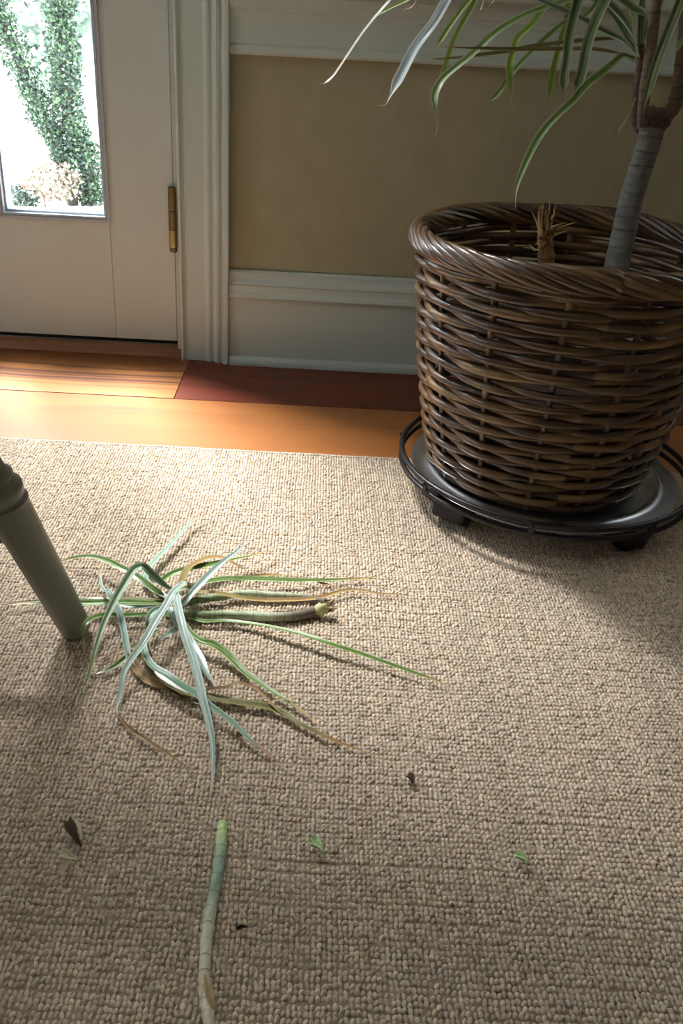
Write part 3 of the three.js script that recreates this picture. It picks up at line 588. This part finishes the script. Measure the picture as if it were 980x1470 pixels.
for (let k = 0; k < N; k++) {
  const th = PH0 + k / N * Math.PI * 2, pts = [];
  for (let i = 0; i <= 8; i++) { const h = i / 8 * (BH + 0.004), R = profileR(h) - 0.0005; pts.push(V(Math.sin(th) * R, h, Math.cos(th) * R)); }
  mesh('stake', tubeGeo(pts, () => 0.0050, wickerColour(k + 40), { sides: 7, rows: 30 }), wickerMaterial, basket);
}
const rimStrands = 9, turns = 5;
for (let k = 0; k < rimStrands; k++) {
  const pts = [], n = 220;
  for (let i = 0; i < n; i++) {
    const th = i / n * Math.PI * 2, psi = -th * turns + k / rimStrands * Math.PI * 2;
    const mr = 0.0102 * (0.9 + 0.25 * noise(th * 2, 7)), R = profileR(BH) + 0.004 + 0.004 * (noise(th * 1.6, 3) - 0.5) + Math.cos(psi) * mr, y = BH + 0.0155 + 0.005 * (noise(th * 1.9, 5) - 0.5) + Math.sin(psi) * mr * 1.2;
    pts.push(V(Math.sin(th) * R, y, Math.cos(th) * R));
  }
  mesh('rim_strand', tubeGeo(pts, (t) => 0.0058 * (0.85 + 0.3 * noise(t * 50, k)), wickerColour(k + 90), { sides: 8, rows: 440, closed: true }), wickerMaterial, basket);
}
mesh('basket_base', new THREE.CylinderGeometry(0.172, 0.172, 0.008, 64).translate(0, 0.006, 0), std({ color: rgb(0.06, 0.035, 0.02), roughness: 0.8 }), basket);

// ---------------------------------------------------------------- potted dracaena
const plant = thing('dragon_tree', 'tall houseplant with a leaning grey trunk and narrow striped leaves growing in the wicker basket', 'houseplant', [0.386, 0.0, 0.584]);
const off = (list) => list.map(([x, y, z, r]) => [x - 0.386, y, z - 0.584, r]);
{
  const soil = new THREE.LatheGeometry([[0, 0.072], [0.12, 0.072], [0.14, 0.20], [0.14, 0.212], [0.10, 0.218], [0.04, 0.221], [0, 0.222]].map(([x, y]) => new THREE.Vector2(x, y)), 40);
  mesh('soil', soil, std({ map: texture(128, 128, (u, v) => { const n = 30 + 36 * fbm(u * 30, v * 30, 3); return [n * 1.1, n * 0.85, n * 0.65]; }), roughness: 1 }), plant);
}
const greyBark = (t) => mix3(lin(114, 117, 118), lin(98, 95, 90), t);
mesh('trunk', caneGeo(off([[0.4480, 0.205, 0.612, 0.0200], ...TRUNK]), greyBark, { rings: 26, rows: 150, sides: 22, bump: 0.05, s: 3 }), barkMaterial, plant);
const darkBark = () => lin(92, 80, 70);
mesh('branch', caneGeo(off([...BRANCH_RIGHT, [0.465, 0.85, 0.572, 0.0088], [0.452, 0.945, 0.575, 0.0075]]), darkBark, { rings: 16, rows: 90, s: 4 }), barkMaterial, plant);
mesh('branch', caneGeo(off([...BRANCH_MIDDLE, [0.416, 0.85, 0.591, 0.0066], [0.412, 0.915, 0.592, 0.006]]), () => lin(104, 92, 80), { rings: 22, rows: 110, s: 6 }), barkMaterial, plant);
mesh('branch', caneGeo(off(BRANCH_LEFT), () => lin(88, 74, 62), { rings: 16, rows: 90, bump: 0.16, s: 8 }), barkMaterial, plant);
{
  const g = new THREE.IcosahedronGeometry(0.021, 3); const p = g.attributes.position;
  for (let i = 0; i < p.count; i++) { const k = 0.85 + 0.35 * noise(p.getX(i) * 160 + 3, p.getY(i) * 160 + p.getZ(i) * 120); p.setXYZ(i, p.getX(i) * k * 1.0, p.getY(i) * k * 0.85, p.getZ(i) * k * 0.9); }
  g.computeVertexNormals(); g.translate(0.4715 - 0.386, 0.599, -0.014);
  mesh('knot', paint(g, (x, y) => { const n = 0.7 + 0.5 * noise(x * 300, y * 300); return lin(84, 72, 64).map((v) => v * n); }), barkMaterial, plant);
}
AIR_LEAVES.forEach(([kind, w, p, k], i) => {
  const pts = triples(p).map((q) => q.sub(V(0.386, 0, 0.584)));
  const g = leafGeo(pts, w / 1000 * 1.02, kind, { taper: 1 - 0.38 * k, up: i === 0 || kind === 'blue' ? V(-0.70, 0.47, 0.46) : V(0.0, 0.75, 0.65), s: i * 1.7 + 0.4, twist: 0.5, channel: 0.22, dryFrom: 1 - k * (1 - ({ pale: 0.8, lime: 0.72, tan: 0.1, blue: 4 }[kind] ?? 0.84)) });
  mesh('leaf', g, kind === 'tan' ? dryMaterial : kind === 'lime' || kind === 'leafy' ? thinLeafMaterial : kind === 'blue' ? glossyLeafMaterial : leafMaterial, plant);
});

// upright leaves of the two crowns above
for (const [cx, cy, cz, n] of [[0.452, 0.94, 0.575, 22], [0.412, 0.91, 0.592, 18]]) for (let i = 0; i < n; i++) {
  const a = i * 2.4 + rr(-0.2, 0.2), e = mix(0.35, 1.4, i / n), L = rr(0.24, 0.36), c = Math.cos(e), s = Math.sin(e);
  const at = (q, sag) => V(cx - 0.386 + Math.cos(a) * c * L * q, cy + 0.01 + s * L * q - sag * L, cz - 0.584 + Math.sin(a) * c * L * q);
  mesh('leaf', leafGeo([at(0, 0), at(0.35, 0), at(0.7, 0.03), at(1, 0.12)], 0.012, i % 3 ? 'leafy' : 'dark', { up: V(0, 1, 0.2), s: i + cx * 50, taper: 0.5, channel: 0.2, dryFrom: 0.92 }), thinLeafMaterial, plant);
}

// the stump left where a second cane broke off
const stump = thing('plant_stump', 'ragged broken cane stump with splintered straw-coloured top standing inside the wicker basket', 'plant stump', [0.3663, 0.21, 0.56]);
mesh('stump', caneGeo([[0.37, 0.205, 0.56, 0.0135], ...STUMP].map(([x, y, z, r]) => [x - 0.3663, y - 0.21, z - 0.56, r * (1.0)]), (t) => mix3(lin(92, 70, 46), lin(140, 108, 70), t), { rings: 8, rows: 60, bump: 0.14, s: 12 }), barkMaterial, stump);
const straw = [lin(196, 164, 112), lin(168, 132, 84), lin(126, 94, 58), lin(212, 188, 142), lin(92, 66, 40)];
fray(stump, V(-0.020, 0.222, 0.002), V(-0.10, 1, 0), 34, 0.046, 0.0019, straw, 'splinter', 0.42);
fray(stump, V(-0.018, 0.214, 0.004), V(0.05, 1, 0.1), 22, 0.026, 0.0026, straw, 'splinter', 0.5);
fray(stump, V(-0.017, 0.216, 0.009), V(0.05, -0.6, 0.4), 10, 0.022, 0.0015, straw, 'splinter', 0.5);
fray(stump, V(-0.010, 0.228, 0), V(0.95, 0.45, 0.1), 3, 0.036, 0.0022, [lin(190, 160, 112)], 'splinter', 0.2);
fray(stump, V(-0.026, 0.200, 0), V(-1, 0.25, 0.1), 3, 0.026, 0.0013, [lin(206, 190, 150)], 'splinter', 0.4);

// ---------------------------------------------------------------- painted chair, of which one leg reaches into view
const chair = thing('painted_chair', 'grey-green painted wooden chair with a turned splayed leg at the left edge of the rug', 'chair', [-0.62, 0.0, 1.25]);
const chairPaint = std({ map: texture(256, 256, (u, v) => { const n = fbm(u * 20, v * 4, 3) * 26 - 13; return [122 + n, 124 + n, 112 + n]; }), roughness: 0.42 });
function chairLeg(foot, dir, parent) {
  // turned: plain tapered shaft, ring, ball, ring, upper shaft
  const pr = [[0, 0.004], [0.0165, 0.004], [0.0190, 0.007], [0.0200, 0.02], [0.0218, 0.08], [0.0240, 0.16], [0.0252, 0.205], [0.0254, 0.211], [0.0262, 0.2125], [0.0272, 0.215], [0.0262, 0.2175], [0.0238, 0.219], [0.0252, 0.223], [0.0276, 0.230], [0.0276, 0.236], [0.0240, 0.243], [0.0222, 0.246], [0.0236, 0.248], [0.0242, 0.251], [0.0225, 0.254], [0.0190, 0.258], [0.0185, 0.29], [0.0225, 0.34], [0.0215, 0.40], [0.016, 0.45], [0.013, 0.468], [0, 0.468]].map(([x, y]) => new THREE.Vector2(x, y));
  const m = mesh('leg', new THREE.LatheGeometry(pr, 36), chairPaint, parent);
  m.position.copy(foot); m.quaternion.setFromUnitVectors(V(0, 1, 0), dir.clone().normalize());
  return m;
}
const CF = V(-0.2777 + 0.62, 0.0075, 1.0474 - 1.25), CD = V(-0.0675, 0.2424, 0.0376);
chairLeg(CF, V(CD.x, CD.y, CD.z), chair);
chairLeg(V(-CF.x, 0.003, CF.z), V(-CD.x, CD.y, CD.z), chair);
chairLeg(V(CF.x, 0.003, -CF.z), V(CD.x, CD.y, -CD.z), chair);
chairLeg(V(-CF.x, 0.003, -CF.z), V(-CD.x, CD.y, -CD.z), chair);
const along = (k) => CF.clone().addScaledVector(CD.clone().normalize(), k);
const st = along(0.166), su = along(0.30);
{
  const rod = (a, b, r) => tubeGeo([a, a.clone().lerp(b, 0.5), b], (t) => r * (0.75 + 0.5 * Math.sin(Math.PI * t)), () => [1, 1, 1], { sides: 14, rows: 24 });
  for (const s of [-1, 1]) mesh('stretcher', rod(V(-st.x, st.y, st.z * s), V(st.x, st.y, st.z * s), 0.014), chairPaint, chair);
  for (const s of [-1, 1]) mesh('stretcher', rod(V(su.x * s, su.y, -su.z), V(su.x * s, su.y, su.z), 0.012), chairPaint, chair);
  mesh('seat', new RoundedBoxGeometry(0.42, 0.030, 0.30, 4, 0.014).translate(0, 0.452, 0), chairPaint, chair);
}

// ---------------------------------------------------------------- garden outside the door
structMesh('garden_ground', box(-14, 8, -0.5, -0.30, -26, -T - 0.02), std({ map: texture(256, 256, (u, v) => { const n = 214 + 24 * fbm(u * 12, v * 12, 4); return [n, n, n - 4]; }), roughness: 0.95 }));
function leafCloud(name, parent, count, size, place, colours) {
  const g = new THREE.BufferGeometry();
  g.setAttribute('position', new THREE.Float32BufferAttribute([0, 0, 0, 0.5, 0.12, 0.35, 0, 0.05, 1, -0.5, 0.12, 0.35], 3)); g.setIndex([0, 1, 2, 0, 2, 3]); g.computeVertexNormals();
  const m = new THREE.InstancedMesh(g, std({ color: 0xffffff, roughness: 0.6, side: THREE.DoubleSide }), count);
  m.name = name; m.userData.kind = 'stuff'; m.castShadow = m.receiveShadow = true;
  const d = new THREE.Object3D(), c = new THREE.Color();
  for (let i = 0; i < count; i++) {
    const p = place(i); d.position.copy(p); d.rotation.set(rr(0, 6.28), rr(0, 6.28), rr(0, 6.28)); const s = size * rr(0.6, 1.3); d.scale.set(s, s, s);
    d.updateMatrix(); m.setMatrixAt(i, d.matrix); const q = colours[Math.floor(rnd() * colours.length)], b = rr(0.7, 1.3); c.setRGB(q[0] * b, q[1] * b, q[2] * b); m.setColorAt(i, c);
  }
  parent.add(m);
}
const ball = () => { let v; do v = V(rr(-1, 1), rr(-1, 1), rr(-1, 1)); while (v.lengthSq() > 1); return v; };
const ivy = [[0.045, 0.085, 0.065], [0.075, 0.13, 0.085], [0.030, 0.052, 0.055], [0.16, 0.26, 0.18], [0.10, 0.19, 0.09]];
function clothed(name, label, pts, radii, count, size, colours, trunkR, cat) {
  const t = thing(name, label, cat, [pts[0][0], -0.3, pts[0][2]]);
  const rel = pts.map((p) => V(p[0] - pts[0][0], p[1] + 0.3, p[2] - pts[0][2]));
  const curve = new THREE.CatmullRomCurve3(rel);
  mesh('trunk', tubeGeo(rel, (q) => trunkR * (1.1 - 0.5 * q), () => [0.06, 0.055, 0.05], { sides: 10, rows: 30 }), std({ vertexColors: true, roughness: 0.9 }), t);
  leafCloud('foliage', t, count, size, () => { const q = rnd(), f = q * (radii.length - 1), i = Math.min(radii.length - 2, Math.floor(f)); return curve.getPoint(q).add(ball().multiplyScalar(mix(radii[i], radii[i + 1], f - i) * (0.8 + 0.5 * noise(q * 14, 3)))); }, colours);
  return t;
}
clothed('ivy_tree', 'ivy-covered tree trunk leaning to the left seen through the door glass', [[-1.43, -0.3, -3.3], [-1.475, -0.05, -3.3], [-1.555, 0.16, -3.3], [-1.64, 0.38, -3.3], [-1.735, 0.64, -3.3], [-1.82, 0.95, -3.3], [-1.95, 1.5, -3.3]], [0.02, 0.055, 0.075, 0.08, 0.10, 0.14, 0.3], 7500, 0.019, ivy, 0.03, 'tree');
clothed('ivy_tree', 'upright ivy-covered tree trunk to the right of the leaning one outside the door', [[-1.34, -0.3, -3.36], [-1.35, -0.06, -3.36], [-1.425, 0.12, -3.36], [-1.43, 0.40, -3.36], [-1.43, 0.67, -3.36], [-1.42, 0.95, -3.36], [-1.40, 1.6, -3.36]], [0.08, 0.115, 0.09, 0.095, 0.10, 0.115, 0.3], 10500, 0.019, ivy, 0.035, 'tree');
const shrub = thing('garden_shrub', 'low blue-green shrub with a red leaf at the foot of the garden trees', 'shrub', [-1.68, -0.3, -3.2]);
leafCloud('foliage', shrub, 620, 0.02, () => { const b = ball(); return V(b.x * 0.10, 0.06 + b.y * 0.06, b.z * 0.09); }, [[0.05, 0.09, 0.07], [0.09, 0.14, 0.12]]);
mesh('red_leaf', new THREE.SphereGeometry(0.016, 10, 6).scale(1.2, 0.8, 0.3).translate(0.045, 0.12, 0.09), std({ color: rgb(0.30, 0.06, 0.02), roughness: 0.7 }), shrub);
mesh('stem', tubeGeo([V(0, 0, 0), V(0.01, 0.06, 0.0), V(0, 0.1, 0.01)], () => 0.006, () => [0.08, 0.06, 0.04], { sides: 6, rows: 8 }), std({ vertexColors: true }), shrub);
const blush = thing('garden_shrub', 'pale pinkish shrub with airy twigs in front of the upright garden tree', 'shrub', [-1.50, -0.3, -3.15]);
leafCloud('foliage', blush, 900, 0.02, () => { const b = ball(); return V(b.x * 0.17, 0.15 + b.y * 0.11, b.z * 0.12); }, [[0.42, 0.32, 0.27], [0.5, 0.42, 0.36], [0.3, 0.34, 0.24], [0.2, 0.14, 0.10]]);
mesh('twig', tubeGeo([V(-0.02, 0, 0.08), V(-0.03, 0.1, 0.1), V(-0.07, 0.15, 0.12), V(-0.03, 0.21, 0.12)], (t) => 0.005 * (1.2 - t), () => [0.16, 0.09, 0.05], { sides: 6, rows: 16 }), std({ vertexColors: true }), blush);
clothed('garden_tree', 'pale sunlit tree beside the right edge of the door glass', [[-1.45, -0.3, -5.2], [-1.46, 0.2, -5.2], [-1.47, 0.8, -5.2], [-1.5, 2.4, -5.2]], [0.04, 0.14, 0.2, 0.6], 2200, 0.05, [[0.2, 0.34, 0.24], [0.3, 0.42, 0.34]], 0.035, 'tree');
clothed('garden_tree', 'distant broad tree behind the ivy-covered trunks outside the door', [[-3.6, -0.3, -11], [-3.6, 0.8, -11], [-3.5, 2.5, -11], [-3.5, 5, -11]], [0.1, 0.5, 1.5, 1.6], 3000, 0.16, [[0.3, 0.42, 0.34], [0.36, 0.45, 0.40]], 0.15, 'tree');

scene.traverse((o) => { delete o.userData._n; });
renderer.render(scene, camera);
